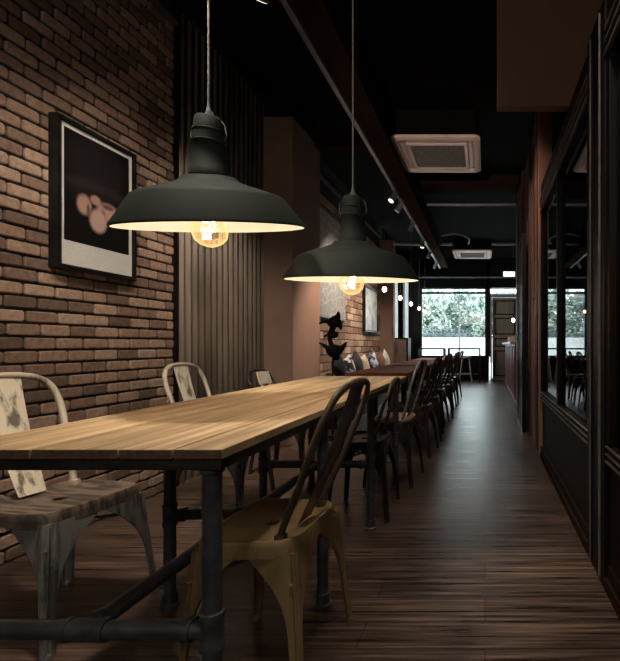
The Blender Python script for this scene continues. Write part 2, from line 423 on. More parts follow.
# street front
YF = 12.55
sbox('wall_front_below_window', M['black_wood'], -1.92, .12, YF, YF + .15, 0, .66)
sbox('wall_front_left', M['black_wood'], -2.45, -1.85, YF, YF + .15, 0, H)
sbox('wall_front_mid', M['black_wood'], .05, .15, YF, YF + .15, .66, H)
sbox('wall_front_right', M['black_wood'], .98, 2.45, YF, YF + .15, 0, H)
sbox('wall_front_head', M['ceiling'], -1.85, .98, YF, YF + .15, 2.64, H)
bm = B()
box(bm, -1.85, -1.80, YF + .02, YF + .1, .66, 2.64); box(bm, .0, .05, YF + .02, YF + .1, .66, 2.64)
box(bm, -1.85, .05, YF + .02, YF + .1, .66, .70); box(bm, -1.85, .05, YF + .02, YF + .1, 2.60, 2.64)
box(bm, -1.85, .05, YF + .02, YF + .1, 2.46, 2.52); wf = struct('window_1', bm, M['black_metal'])
bm = B(); box(bm, -.755, -.715, YF + .02, YF + .1, .70, 2.46); obj('mullion', bm, M['white_paint'], wf)
bm = B(); box(bm, -1.80, .0, YF + .055, YF + .06, .70, 2.60); obj('pane', bm, M['pane'], wf)
bm = B(); box(bm, .15, .98, YF + .02, YF + .1, 2.42, 2.47); box(bm, .15, .98, YF + .02, YF + .1, 2.60, 2.64)
wf = struct('window_3', bm, M['white_paint'])
bm = B(); box(bm, .15, .98, YF + .055, YF + .06, 2.47, 2.60); obj('pane', bm, M['pane'], wf)
bm = B(); box(bm, .15, .20, YF - .02, YF + .1, 0, 2.42); box(bm, .93, .98, YF - .02, YF + .1, 0, 2.42); box(bm, .20, .93, YF - .02, YF + .1, 2.36, 2.42); box(bm, .2, .93, YF - .02, YF + .1, 0, .05)
dfm = struct('trim_4', bm, M['grey_metal'])
bm = B(); box(bm, .21, .92, YF + .02, YF + .08, .05, 2.35)
d1 = struct('door_1', bm, M['door_wood'])
bm = B()
for z0, z1 in ((.12, .85), (.95, 1.2), (1.3, 1.78), (1.86, 2.27)):
    for (a, c, e, g) in ((.27, .86, z0, z0 + .03), (.27, .86, z1 - .03, z1), (.27, .30, z0, z1), (.83, .86, z0, z1)): box(bm, a, c, YF, YF + .021, e, g)
obj('panel_moulding', bm, M['black_wood'], d1)
bm = B(); tube(bm, [(.27, YF + .02, 1.06), (.27, YF - .04, 1.06), (.38, YF - .04, 1.06)], .012, 8); obj('door_handle', bm, M['grey_metal'], d1)

# right side: dark solid wall behind the partition, boards and counter
sbox('wall_right_near', M['ceiling'], 1.6, 1.7, -2.5, 7.25, 0, H)
sbox('wall_right_far', M['plain_wall'], 2.3, 2.4, 7.25, 12.55, 0, H)
sbox('wall_right_end', M['plain_wall'], .60, 2.3, 7.15, 7.25, 0, H)
# partition of black timber and smoked glass
def partition_panel(y0, y1, n_mull, idx):
    bm = B()
    x0, x1 = .50, .56
    box(bm, x0, x1, y0, y1, 0, .10); box(bm, x0 + .015, x1, y0, y1, .10, .52)
    box(bm, x0, x1, y0, y1, .52, .59)
    bm2 = B()
    for z in (.522, .552, .582): box(bm2, x0 - .010, x0, y0, y1, z, z + .006)
    box(bm, x0, x1, y0, y1, 2.18, 2.42)
    bm3 = B()
    for z in (2.18, 2.23, 2.28): box(bm3, x0 - .014, x0, y0, y1, z, z + .014)
    root = struct('wall_right_partition', bm, M['right_panel'])
    obj('sill_moulding', bm2, M['rail'], root); obj('head_moulding', bm3, M['rail'], root)  # edge highlights are put into the pale moulding colour
    step = (y1 - y0) / n_mull
    for i in range(n_mull + 1):
        y = y0 + i * step
        if i == n_mull: y -= .045
        b = B(); box(b, x0 - .004, x1, y, y + .045, .59, 2.18, bev=.004); obj('mullion', b, M['black_wood'], root)
    b = B(); box(b, x0 + .025, x0 + .031, y0, y1, .59, 2.18); obj('pane', b, M['smoked'], root)
    return root
partition_panel(2.10, 3.93, 2, 0)
partition_panel(-.6, 1.80, 2, 1)
bm = B(); box(bm, .488, .60, 1.80, 2.10, 0, 2.43, bev=.004)
for y in (1.86, 2.0): box(bm, .483, .489, y, y + .012, .02, 2.42)
post = struct('trim_5', bm, M['black_wood'])
bm = B(); tube(bm, [(.484, 1.86, .02), (.484, 1.86, 2.4)], .006, 8); tube(bm, [(.484, 2.02, .02), (.484, 2.02, 2.4)], .005, 8); obj('post_highlight', bm, M['rail'], post, True)  # thin pale strips put in as the vertical highlight of the post
bm = B(); bm.free()
bm = B(); box(bm, .50, .56, -2.5, -.6, 0, H); struct('wall_right_rear', bm, M['plain_wall'])
bm = B(); box(bm, .488, .50, 2.10, 3.9, 0, .05); box(bm, .488, .50, -.6, 1.8, 0, .05); struct('baseboard_right', bm, M['beam'])

# reclaimed boards, uneven faces
bm = B(); tl = bm.faces.layers.float.new('tone')
y = 3.93
while y < 7.2:
    wd = random.uniform(.05, .13); a = random.uniform(.475, .525)
    if 5.0 < y < 5.7: a += .03
    n0 = len(bm.faces); t = random.random() ** 1.2
    z0 = 0; zt = 3.32 - random.uniform(0, .05)
    cut = random.uniform(.6, 2.6)
    for (s, e, dx) in ((0, cut, 0), (cut + .004, zt, random.uniform(-.014, .014))):
        m0 = len(bm.faces); box(bm, a + dx, .60, y, min(y + wd - .004, 7.24), s, e)
        bm.faces.ensure_lookup_table(); tt = min(1, max(0, t + random.uniform(-.2, .2)))
        for f_ in bm.faces[m0:]: f_[tl] = tt
    y += wd
struct('wall_right_boards', bm, M['boards'])

# brown dropped box and ceiling members
sbox('ceiling_drop_box', M['box'], .086, 1.30, 3.15, 3.23, 2.71, 3.5, bev=.006)
sbox('ceiling_beam', M['beam'], -1.14, -.945, .8, 11.4, 3.0, 3.06)
bm = B(); box(bm, -1.07, -1.02, .8, 11.4, 3.06, H); struct('ceiling_beam_web', bm, M['ceiling'])
sbox('ceiling_cross_beam', M['beam'], -2.39, -1.05, 4.90, 5.05, 3.22, 3.40)
sbox('ceiling_cross_beam', M['beam'], -1.0, .5, 6.45, 6.75, 3.36, H)
bm = B()
tube(bm, [(-.95, 7.2, 3.3), (.6, 7.2, 3.3)], .025, 10); tube(bm, [(-2.1, 9.6, 3.2), (-.72, 9.6, 3.2)], .03, 10); tube(bm, [(.15, 9.6, 3.2), (1.4, 9.6, 3.2)], .03, 10)
tube(bm, [(-1.9, 12.35, 2.9), (1.0, 12.35, 2.9)], .025, 10); tube(bm, smoothpath([(-.9, 9.1, 3.25), (-.6, 9.1, 3.30), (-.35, 9.4, 3.28), (-.36, 9.58, 3.2)]), .015, 8)
o = obj('ceiling_conduit_pipes', bm, M['grey_metal'], None, True, 'structure')

# ================================================================ OUTSIDE
bm = B(); box(bm, -20, 20, 12.7, 45, -.15, -.05); struct('ground_street', bm, M['pavement'])
bm = B(); box(bm, -14, 10, 27, 27.3, -.05, 1.45, bev=.03); tag(obj('garden_wall', bm, mat('pale_render', (.42, .43, .43), (.50, .51, .50), .9, 0, (2, 2, 2))), 'low white garden wall across the street', 'wall')
bm = B()
for k in range(700):
    p = Vector((random.uniform(-3.6, -1.2), random.uniform(27.45, 28.1), random.uniform(1.2, 2.0)))
    q = [Vector((random.uniform(-.16, .16), random.uniform(-.16, .16), random.uniform(-.12, .12))) for _ in range(3)]
    bm.faces.new([bm.verts.new(p + a) for a in q])
box(bm, -3.6, -1.2, 27.5, 28.0, -.05, 1.75)
tag(obj('clipped_hedge', bm, M['hedge']), 'low dark hedge behind the white garden wall across the street', 'hedge')
def tree(x, y, h, rad, label, seed):
    rnd = random.Random(seed)
    t = thing('leafy_tree', label, 'tree', (x, y, -.05), 0, 'trees across the street')
    b = B(); tube(b, smoothpath([(0, 0, 0), (.08, 0, h * .25), (-.06, .05, h * .5), (.1, 0, h * .8)], 5), [.16 - .005 * i for i in range(16)], 9)
    for k in range(7):
        a = rnd.uniform(0, 6.28); z = h * rnd.uniform(.3, .7)
        tube(b, smoothpath([(0, 0, z), (math.cos(a) * rad * .4, math.sin(a) * rad * .4, z + .5), (math.cos(a) * rad * .85, math.sin(a) * rad * .85, z + .9)], 4), [.06 - .005 * i for i in range(9)], 6)
    obj('trunk', b, M['bark'], t, True)
    b = B(); cl = [(Vector((rnd.uniform(-1, 1) * rad, rnd.uniform(-1, 1) * rad * .7, h * rnd.uniform(.32, 1.0))), rnd.uniform(.3, .75)) for _ in range(60)]
    for c, r in cl:
        for k in range(90):
            d = Vector((rnd.gauss(0, 1), rnd.gauss(0, 1), rnd.gauss(0, 1))); d = d.normalized() * r * rnd.uniform(.6, 1)
            u = Vector((rnd.gauss(0, 1), rnd.gauss(0, 1), rnd.gauss(0, 1))).normalized() * .18; v_ = u.orthogonal().normalized() * .09
            p = c + d
            b.faces.new([b.verts.new(p - u), b.verts.new(p + v_), b.verts.new(p + u), b.verts.new(p - v_)])
    obj('foliage', b, M['leaf'], t)
tree(-4.6, 30.5, 4.6, 1.7, 'leafy green tree at the left of the street window', 1)
tree(-1.6, 33.4, 4.9, 1.6, 'leafy green tree in the middle of the street window', 2)
tree(.9, 30.0, 4.4, 1.3, 'leafy green tree at the right of the street window', 3)
tree(-9.0, 33, 5.0, 1.6, 'leafy tree left of the others beyond the side window', 4)

# ================================================================ TABLE
T = thing('dining_table', 'long oiled plank table on black pipe legs in the foreground', 'table', (-.91, 2.11, 0))
TX, TY = -.91, 2.11
bm = B(); tl = bm.faces.layers.float.new('tone')
gaps = [-1.24, -1.125, -1.0, -.807, -.688, -.577]
for i in range(5):
    x0, x1 = gaps[i] - TX, gaps[i + 1] - TX
    m0 = len(bm.faces)
    box(bm, x0 + (.004 if i == 4 else .002), x1 - .002, .965 - TY + random.uniform(0, .003), 3.26 - TY, .748, .77, bev=.0022)
    bm.normal_update(); bm.faces.ensure_lookup_table(); t = [.55, .8, .35, .7, .6][i]
    for f_ in bm.faces[m0:]:
        f_[tl] = t; f_.material_index = 1 if abs(f_.normal.y) > .8 else 0
obj('tabletop', bm, [M['oak'], mat('dark_end_grain', (.07, .04, .022), (.13, .08, .045), .6, 0, (60, 8, 60))], T)
bm = B()
yy0, yy1 = .975 - TY, 3.25 - TY
for (a, c, e, g) in ((-.32, .325, yy0, yy0 + .045), (-.32, .325, yy1 - .045, yy1), (-.32, -.28, yy0 + .046, yy1 - .046), (.285, .325, yy0 + .046, yy1 - .046)): box(bm, a, c, e, g, .722, .7475, bev=.002)
obj('steel_frame', bm, M['steel_frame'], T)
for ty in (1.005, 1.69, 2.40, 3.07):
    y = ty - TY
    for sx in (-1, 1):
        x = (.287 if sx > 0 else -.30) * sx * sx if sx > 0 else -.30
        bm = B(); tube(bm, [(x, y, .004), (x, y, .722)], .0205, 20)
        lathe(bm, [(0, 0), (.034, 0), (.034, .008), (.026, .014), (.026, .05), (.0205, .052)], 20, (x, y, 0))
        lathe(bm, [(.0205, .306), (.0258, .308), (.0258, .320), (.0238, .323), (.0238, .377), (.0258, .380), (.0258, .392), (.0205, .394)], 20, (x, y, 0))
        lathe(bm, [(.0205, .708), (.026, .711), (.026, .722), (0, .722)], 20, (x, y, 0))
        obj('leg', bm, M['pipe'], T, True)
    bm = B(); tube(bm, [(-.30, y, .35), (.287, y, .35)], .0205, 18)
    for xx in (-.25, .237, -.042, .042):
        pts = [(xx - .008, y, .35), (xx + .008, y, .35)]; tube(bm, pts, .0258, 18)
    tube(bm, [(-.042, y, .35), (.042, y, .35)], .0235, 18)
    obj('cross_pipe', bm, M['pipe'], T, True)
bm = B(); tube(bm, [(0, 1.005 - TY, .35), (0, 3.07 - TY, .35)], .0205, 18)
for ty in (1.035, 1.66, 1.72, 2.37, 2.43, 3.04): tube(bm, [(0, ty - TY - .009, .35), (0, ty - TY + .009, .35)], .0258, 18)
obj('stretcher_pipe', bm, M['pipe'], T, True)

# ================================================================ CHAIRS
def chair(label, mats, loc, rz, style='hoop', pad=None, low=0, group=None, depth=1, lean=.150):
    """bent sheet-metal cafe chair; faces -x at rz = 0, the backrest is on the +x side"""
    seat_m, leg_m, hoop_m, splat_m = mats
    t = thing('cafe_chair', label, 'chair', loc, rz, group); t.scale = (depth, 1, 1)
    zs = .445; hf = .175; hr = .165
    bm = B()
    def outline(sc_, z, off=0):
        pts = []
        N = 48
        for k in range(N):
            a = 2 * math.pi * k / N
            ca, sa = math.cos(a), math.sin(a)
            p = 5.0
            rr = 1 / ((abs(ca) ** p + abs(sa) ** p) ** (1 / p))
            hw = .182 if ca < 0 else .170
            pts.append(Vector((ca * rr * .178 * sc_ + off, sa * rr * (.176 - .008 * ca) * sc_, z)))
        return pts
    prof = [(1.035, zs - .042), (1.025, zs - .02), (1.02, zs - .006), (1.0, zs + .003), (.95, zs + .004), (.9, zs - .002), (.8, zs - .008), (.5, zs - .010), (.12, zs - .011)]
    rings = [[bm.verts.new(p) for p in outline(s_, z_)] for s_, z_ in prof]
    for i in range(len(rings) - 1):
        for k in range(48): bm.faces.new((rings[i][k], rings[i][(k + 1) % 48], rings[i + 1][(k + 1) % 48], rings[i + 1][k]))
    # underside return ring; a small round drain hole stays open at the centre
    lo = [bm.verts.new(p) for p in outline(1.0, zs - .042)]; l2 = [bm.verts.new(p) for p in outline(.98, zs - .016)]; l3 = [bm.verts.new(p) for p in outline(.12, zs - .018)]
    for A, C in ((rings[0], lo), (lo, l2), (l2, l3), (l3, rings[-1])):
        for k in range(48): bm.faces.new((A[k], A[(k + 1) % 48], C[(k + 1) % 48], C[k]))
    seat = obj('seat', bm, seat_m, t, True)
    if pad:
        bm = B(); rr_ = [(0.0, zs + .004), (.93, zs + .004), (.97, zs + .012), (.97, zs + .022), (.92, zs + .028), (.0, zs + .030)]
        rg = [[bm.verts.new(p) for p in outline(max(s_, .01), z_)] for s_, z_ in rr_]
        for i in range(len(rg) - 1):
            for k in range(48): bm.faces.new((rg[i][k], rg[i][(k + 1) % 48], rg[i + 1][(k + 1) % 48], rg[i + 1][k]))
        obj('seat_pad', bm, pad, t, True)
    # legs: folded corner sheet whose flanges widen into the seat apron
    for sx in (-1, 1):
        for sy in (-1, 1):
            bm = B(); rows = []
            NZ = 22
            for i in range(NZ + 1):
                u = i / NZ
                z = (zs - .03) * (1 - u) ** 1.15
                zz = 1 - z / (zs - .03)           # 0 at the top, 1 at the floor
                spl = .004 + (.036 if sx < 0 else .048) * zz
                cxx, cyy = sx * (.178 + spl), sy * (.172 + .034 * zz)
                # arch: flange width
                wv = .036 - .008 * zz + .145 * max(0, 1 - zz / .58) ** 2.4
                g = .011
                k = .028 if zz > .02 else .028
                prof_ = [(wv, .010), (wv, 0), ((wv + .024) / 2, 0), (.024, 0), (.019, .004), (.014, g), (.010, .006), (.006, .003), (.003, .006), (.006, .010), (g, .014), (.004, .019), (0, .024), (0, (wv + .024) / 2), (0, wv), (.010, wv)]
                rows.append([Vector((cxx - sx * a, cyy - sy * b_, z)) for a, b_ in prof_])
            V = loftgrid(bm, rows)
            bmesh.ops.recalc_face_normals(bm, faces=bm.faces)
            bmesh.ops.solidify(bm, geom=bm.faces[:], thickness=.0022)
            lathe(bm, [(0, 0), (.013, 0), (.013, .012), (.010, .016), (0, .016)], 10, (sx * (.178 + (.040 if sx < 0 else .052) - .014), sy * (.206 - .014), 0))
            obj('leg', bm, leg_m, t, True)
    # crossed braces below the seat
    bm = B(); tube(bm, [(-.185, -.18, .33), (0, 0, .352), (.185, .18, .33)], .006, 8); tube(bm, [(-.185, .18, .33), (0, 0, .340), (.185, -.18, .33)], .006, 8)
    obj('cross_brace', bm, leg_m, t, True)
    # back hoop
    top = .885 - low
    def bx(z): return .118 + lean * ((z - zs) / (.885 - zs))
    half = [(bx(zs - .01), .138, zs - .03), (bx(zs), .139, zs + .01), (bx(.60), .156, .60), (bx(.72), .170, .72 - low * .5), (bx(.80), .166, .80 - low), (bx(.85), .140, .852 - low), (bx(.88), .085, .878 - low), (bx(.885), 0, .885 - low)]
    full = half + [(x_, -y_, z_) for x_, y_, z_ in half[:-1][::-1]]
    P = smoothpath(full, 6)
    bm = B(); tube(bm, P, .0118, 10)
    for s_ in (-1, 1): box(bm, bx(zs) - .018, bx(zs) + .018, s_ * .139 - .013, s_ * .139 + .013, zs - .012, zs + .014, bev=.004)
    hoop = obj('back_hoop', bm, hoop_m, t, True)
    if style == 'hoop':
        rows = []
        for i in range(13):
            u = i / 12; z = (zs + .0) + u * (top - zs - .0); hw = .044 + .018 * u
            b_ = .012 * math.sin(math.pi * u)
            xx = bx(z + low * u)
            rows.append([Vector((xx + b_ + .006 * (1 - (yy / hw) ** 2) * 0 + .004 * (abs(yy) / hw) ** 3, yy, z)) for yy in [hw * q for q in (-1, -.85, -.5, 0, .5, .85, 1)]])
        bm = B(); loftgrid(bm, rows); bmesh.ops.recalc_face_normals(bm, faces=bm.faces); bmesh.ops.solidify(bm, geom=bm.faces[:], thickness=.003)
        obj('back_splat', bm, splat_m, t, True)
    else:
        bm = B(); z0, z1 = top - .11, top - .01
        rows = [[Vector((bx(z) - .010 + .02 * (1 - (q / .115) ** 2) * 0, q, z)) for q in (-.085, -.06, 0, .06, .085)] for z in (z0, z0 + .02, z1 - .02, z1)]
        loftgrid(bm, rows); bmesh.ops.recalc_face_normals(bm, faces=bm.faces); bmesh.ops.solidify(bm, geom=bm.faces[:], thickness=.012)
        obj('back_panel', bm, splat_m, t, True)
        for s_ in (-.06, 0, .06):
            bm = B(); tube(bm, [(bx(zs), s_, zs), (bx(z0 + .01), s_, z0 + .01)], .011, 8, flat=.5); obj('back_slat', bm, splat_m if s_ else hoop_m, t, True)
    return t
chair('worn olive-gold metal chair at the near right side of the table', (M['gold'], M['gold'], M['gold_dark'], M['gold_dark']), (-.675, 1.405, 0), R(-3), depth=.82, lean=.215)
chair('bone-white worn metal chair with dark seat, nearest on the brick-wall side', (M['seat_wood'], M['grey_worn'], M['bone_hoop'], M['bone']), (-1.565, 1.62, 0), R(180 - 9))
chair('worn metal chair with pale hoop back, second along the brick wall', (M['chair_black'], M['chair_black'], M['bone_hoop'], M['bone']), (-1.56, 2.64, 0), R(180))
chair('black metal chair with a cream back panel beside the corrugated wall', (M['chair_black'], M['chair_black'], M['chair_black'], M['cream']), (-1.60, 3.60, 0), R(180 - 3), style='panel', low=.09)
chair('black metal chair pulled half under the table, second on the aisle side', (M['chair_black'], M['chair_black'], M['gold_dark'], M['chair_black']), (-.73, 2.665, 0), R(2), low=.09, depth=.8, lean=.12)
chair('black metal chair with pale wooden seat pad, third on the aisle side', (M['chair_black'], M['chair_black'], M['grey_worn'], M['chair_brown']), (-.675, 3.28, 0), R(-4), pad=M['pad_wood'], depth=.8)
c0 = chair('dark brown metal chair, nearest of the row beside the far tables', (M['chair_brown'],) * 4, (-.69, 4.10, 0), R(-5), group='dark chairs along the far tables')
ordn = ['second', 'third', 'fourth', 'fifth', 'sixth', 'farthest']
for i, (x, y, a) in enumerate([(-.68, 4.75, 3), (-.70, 5.55, -4), (-.67, 6.15, 5), (-.69, 6.95, -3), (-.68, 7.6, 4), (-.69, 8.35, -6)]):
    dup(c0, (x, y, 0), R(a), 'dark brown metal chair, %s of the row beside the far tables' % ordn[i] if i < 5 else 'dark brown metal chair, farthest of the row, closest to the street window')

# ================================================================ PENDANTS
def pendant(label, rim, rot, dx=0):
    """rim: centre of the opening"""
    t = thing('pendant_lamp', label, 'lamp', rim, 0, 'large black pendant lamps over the table')
    t.rotation_euler = rot
    out = [(0.300, 0.0000), (0.303, 0.0047), (0.300, 0.0117), (0.240, 0.0983), (0.234, 0.1053), (0.224, 0.1111), (0.205, 0.1182), (0.160, 0.1334), (0.120, 0.1474), (0.098, 0.1580), (0.085, 0.1720)]
    inn = [(0.297, 0.0000), (0.296, 0.0094), (0.235, 0.0936), (0.220, 0.1053), (0.200, 0.1135), (0.155, 0.1287), (0.100, 0.1521), (0.040, 0.1673), (0.000, 0.1673)]
    bm = B(); lathe(bm, [(.297, .000)] + out + [(.060, .176), (.058, .179)], 72, mi=0)
    lathe(bm, inn, 72, mi=1)
    me = obj('lamp_shade', bm, [M['shade_out'], M['shade_in']], t, True)
    from mathutils import Euler
    inv = Euler(rot).to_matrix().inverted().to_4x4(); pv = Vector((0, 0, .158))
    plumb = Matrix.Translation(pv + Vector((0, 0, .022))) @ inv @ Matrix.Translation(-pv)
    bm = B(); lathe(bm, [(0, .140), (.058, .142), (.0615, .146), (.0615, .168), (.0585, .172), (.053, .262), (.055, .265), (.055, .270), (.053, .272), (.052, .302), (.0535, .304), (.0535, .309), (.047, .313), (.0455, .352), (.042, .358), (.014, .362), (0, .362)], 40)
    bm.transform(plumb); obj('lamp_neck', bm, M['shade_out'], t, True)
    bm = B()
    for k in range(2):
        s_ = -1 if k else 1
        tube(bm, smoothpath([(s_ * .055, 0, .28), (s_ * .063, 0, .30), (s_ * .053, 0, .34), (s_ * .018, 0, .368), (s_ * .004, 0, .392)], 4), .0022, 6)
    lathe(bm, [(0, .36), (.011, .361), (.013, .370), (.008, .390), (.006, .402), (0, .403)], 16)
    bm.transform(plumb); obj('strain_relief', bm, M['cord'], t, True)
    bm = B(); lathe(bm, [(0, .17), (.022, .17), (.022, .085), (.019, .075), (0, .075)], 24, (dx, 0, 0)); obj('bulb_socket', bm, M['black_metal'], t, True)
    bm = B(); lathe(bm, [(.017, .076), (.020, .060), (.038, .035), (.049, .010), (.052, -.008), (.047, -.028), (.032, -.044), (.014, -.052), (0, -.055)], 12)
    bmesh.ops.transform(bm, matrix=Matrix.Translation((dx, 0, -.008)) @ Matrix.Scale(1.12, 4), verts=bm.verts)
    bl = obj('bulb', bm, M['bulb_glass'], t)
    bm = B(); P = []
    for k in range(61):
        a = k / 60 * math.pi * 2 * 5; rr = .017
        P.append((dx + rr * math.cos(a), rr * math.sin(a), .030 - .055 * abs(math.sin(a * .5))))
    tube(bm, P, .0016, 5); obj('filament', bm, M['filament'], bl)
    # the light of the bulb
    d = bpy.data.lights.new('bulb_light', 'POINT'); d.energy = 3.6; d.color = (1.0, .84, .70); d.shadow_soft_size = .03
    lo = bpy.data.objects.new('bulb_light', d); col.objects.link(lo); lo.parent = t; lo.location = (0, 0, .0)
    # cord hangs plumb from the ceiling to the neck
    topw = Vector(rim) + Euler(rot).to_matrix() @ (pv + Vector((0, 0, .022))) + Vector((0, 0, .39 - .158))
    Rm = Euler(rot).to_matrix().inverted()
    a = Rm @ (topw - Vector(rim)); b_ = Rm @ (Vector((topw.x, topw.y, H - .02)) - Vector(rim)); c_ = Rm @ (Vector((topw.x, topw.y, H)) - Vector(rim))
    bm = B(); tube(bm, [a, b_], .0042, 10); obj('cord', bm, M['cord'], t, True)
    bm = B(); tube(bm, [b_, c_], .05, 24); obj('ceiling_rose', bm, M['black_metal'], t, True)
    return t
pendant('large black barn pendant lamp nearest, in front of the brick wall', (-.974, 1.594, 1.424), (R(11.5), R(-1.4), 0), -.024)
pendant('black barn pendant lamp, the smaller-looking one further along the table', (-.610, 2.05, 1.302), (R(5.5), 0, 0), -.012)

# small bare-bulb pendants over the far tables
def small_pendant(label, x, y, z, cat='lamp', group=None, src=None):
    if src: return dup(src, (x, y, z), 0, label, group)
    t = thing('bulb_pendant', label, cat, (x, y, z), 0, group)
    bm = B(); lathe(bm, [(0, -.045), (.02, -.04), (.034, -.02), (.036, 0), (.026, .025), (.013, .045), (0, .05)], 16); obj('bulb', bm, M['bulb_white'], t, True)
    bm = B(); lathe(bm, [(0, .03), (.018, .032), (.024, .06), (.022, .11), (.008, .125), (0, .126)], 16); obj('bulb_socket', bm, M['black_metal'], t, True)
    bm = B(); tube(bm, [(0, 0, .12), (0, 0, 3.5 - z)], .004, 6); obj('cord', bm, M['cord'], t, True)
    return t
g = 'bare bulbs over the far tables'
sp = small_pendant('bare bulb pendant just below the rim of the second black lamp, leftmost of the row', -1.6, 7.0, 1.89, group=g)
for y, lab in ((8.3, 'bare bulb pendant in front of the pale side window, second of the row'), (9.5, 'bare bulb pendant in front of the pale side window, third of the row'), (10.7, 'bare bulb pendant before the dark post left of the street window'), (11.7, 'bare bulb pendant at the left edge of the street window, farthest of the row')):
    small_pendant(lab, -1.6, y, 1.89, group=g, src=sp)
small_pendant('single bare bulb pendant over the counter in front of the far door', .61, 9.5, 1.54)
for (x, y, z, e) in ((-1.6, 7.0, 1.89, 4), (-1.6, 9.5, 1.89, 4), (.61, 9.5, 1.54, 5)):
    lamp('small_bulb_light', 'POINT', (x, y, z - .06), e, WARM, size=.04)

# ================================================================ TRACK WITH SPOTS
bm = B(); box(bm, -1.185, -1.145, .8, 11.4, 2.985, 3.02, bev=.003)
tag(obj('lighting_track', bm, M['grey_metal']), 'long grey lighting track along the left edge of the ceiling beam', 'track')
def spot_fixture(y, target, label, src=None):
    base = Vector((-1.165, y, 2.985))
    d = (Vector(target) - (base + Vector((0, 0, -.10)))).normalized()
    # frame: z along -d
    t = thing('track_spotlight', label, 'spotlight', base, 0, 'spotlights on the lighting track')
    bm = B(); box(bm, -.015, .015, -.05, .05, -.02, 0, bev=.002); tube(bm, [(0, 0, -.02), (0, 0, -.10)], .006, 8); obj('bracket', bm, M['grey_metal'], t, True)
    bm = B(); c = Vector((0, 0, -.10))
    tube(bm, [c - d * .07, c - d * .065, c + d * .045, c + d * .07], [.022, .036, .036, .042], 20); obj('spot_head', bm, M['grey_metal'], t, True)
    bm = B(); tube(bm, [c + d * .0705, c + d * .073], .034, 20); obj('lens', bm, emit('spot_lens', (1, .85, .65), 2.0) if 'spot_lens' not in bpy.data.materials else bpy.data.materials['spot_lens'], t, True)
    return base + c + d * .09, d
names = ['nearest, above the brick wall picture', 'aimed at the end of the brick wall', 'aimed at the near half of the table', 'aimed at the far half of the table', 'aimed at the corrugated wall', 'aimed at the brown pillar', 'aimed at the grey map poster', 'aimed at the small framed picture', 'aimed down at the far tables']
for (y, tg, e, c, an), nm in zip(SPOTS, names):
    p, d = spot_fixture(y, tg, 'grey spotlight under the ceiling beam, ' + nm)
    lamp('track_spot_light', 'SPOT', p, e, c, tg, .10, an, .95)
for y, nm in ((9.2, 'second from the street end of the track'), (10.4, 'last one at the street end of the track')):
    spot_fixture(y, (-1.9, y + .5, 1.5), 'grey track spotlight, ' + nm)

# ================================================================ AIR CONDITIONERS, LIGHT BOX
def cassette(label, x, y, z, src=None):
    t = thing('ceiling_air_conditioner', label, 'air conditioner', (x, y, z), 0, 'ceiling cassette air conditioners')
    h = .475
    bm = B()
    def ring(hw, z_, rad=.06):
        pts = []
        for cx_, cy_, a0 in ((1, 1, 0), (-1, 1, 90), (-1, -1, 180), (1, -1, 270)):
            for k in range(5):
                a = R(a0 + k * 22.5); pts.append(Vector((cx_ * (hw - rad) + rad * math.cos(a), cy_ * (hw - rad) + rad * math.sin(a), z_)))
        return [bm.verts.new(p) for p in pts]
    rs = [ring(h - .01, .04), ring(h, .03), ring(h, .012), ring(h - .015, 0), ring(.415, -.004, .04), ring(.405, .006, .03), ring(.405, .03, .03), ring(.335, .03, .02), ring(.33, -.004, .02), ring(.30, -.004, .01), ring(.295, .004, .01)]
    for A, C in zip(rs, rs[1:]):
        n = len(A)
        for k in range(n): bm.faces.new((A[k], A[(k + 1) % n], C[(k + 1) % n], C[k]))
    obj('fascia', bm, M['ac'], t, True)
    bm = B()
    box(bm, -.294, .294, -.294, .294, .004, .012)
    for k in range(23): yy = -.285 + k * .025; box(bm, -.292, .292, yy, yy + .008, -.005, .005)
    obj('intake_grille', bm, M['ac_dark'], t)
    for a in range(4):
        bm = B(); box(bm, -.30, .30, .352, .388, .004, .010, bev=.002); bmesh.ops.rotate(bm, cent=(0, 0, 0), matrix=Matrix.Rotation(a * math.pi / 2, 3, 'Z'), verts=bm.verts); obj('air_louver', bm, M['ac'], t)
    bm = B(); box(bm, -.42, .42, -.42, .42, .04, H - z); obj('casing', bm, M['ceiling'], t)
    return t
cassette('pale square cassette air conditioner, the nearer and larger one, over the aisle', -.525, 5.08, 3.17)
cassette('pale square cassette air conditioner near the street window, small in view', -.31, 10.95, 3.235)
tb = thing('emergency_light_box', 'small lit white emergency light box above the far door', 'light box', (.68, 12.42, 2.92))
bm = B(); box(bm, -.17, .17, -.04, .12, 0, .15, bev=.005); obj('housing', bm, M['white_paint'], tb)
bm = B(); box(bm, -.155, .155, -.046, -.0405, .012, .138); obj('lit_face', bm, M['led'], tb)

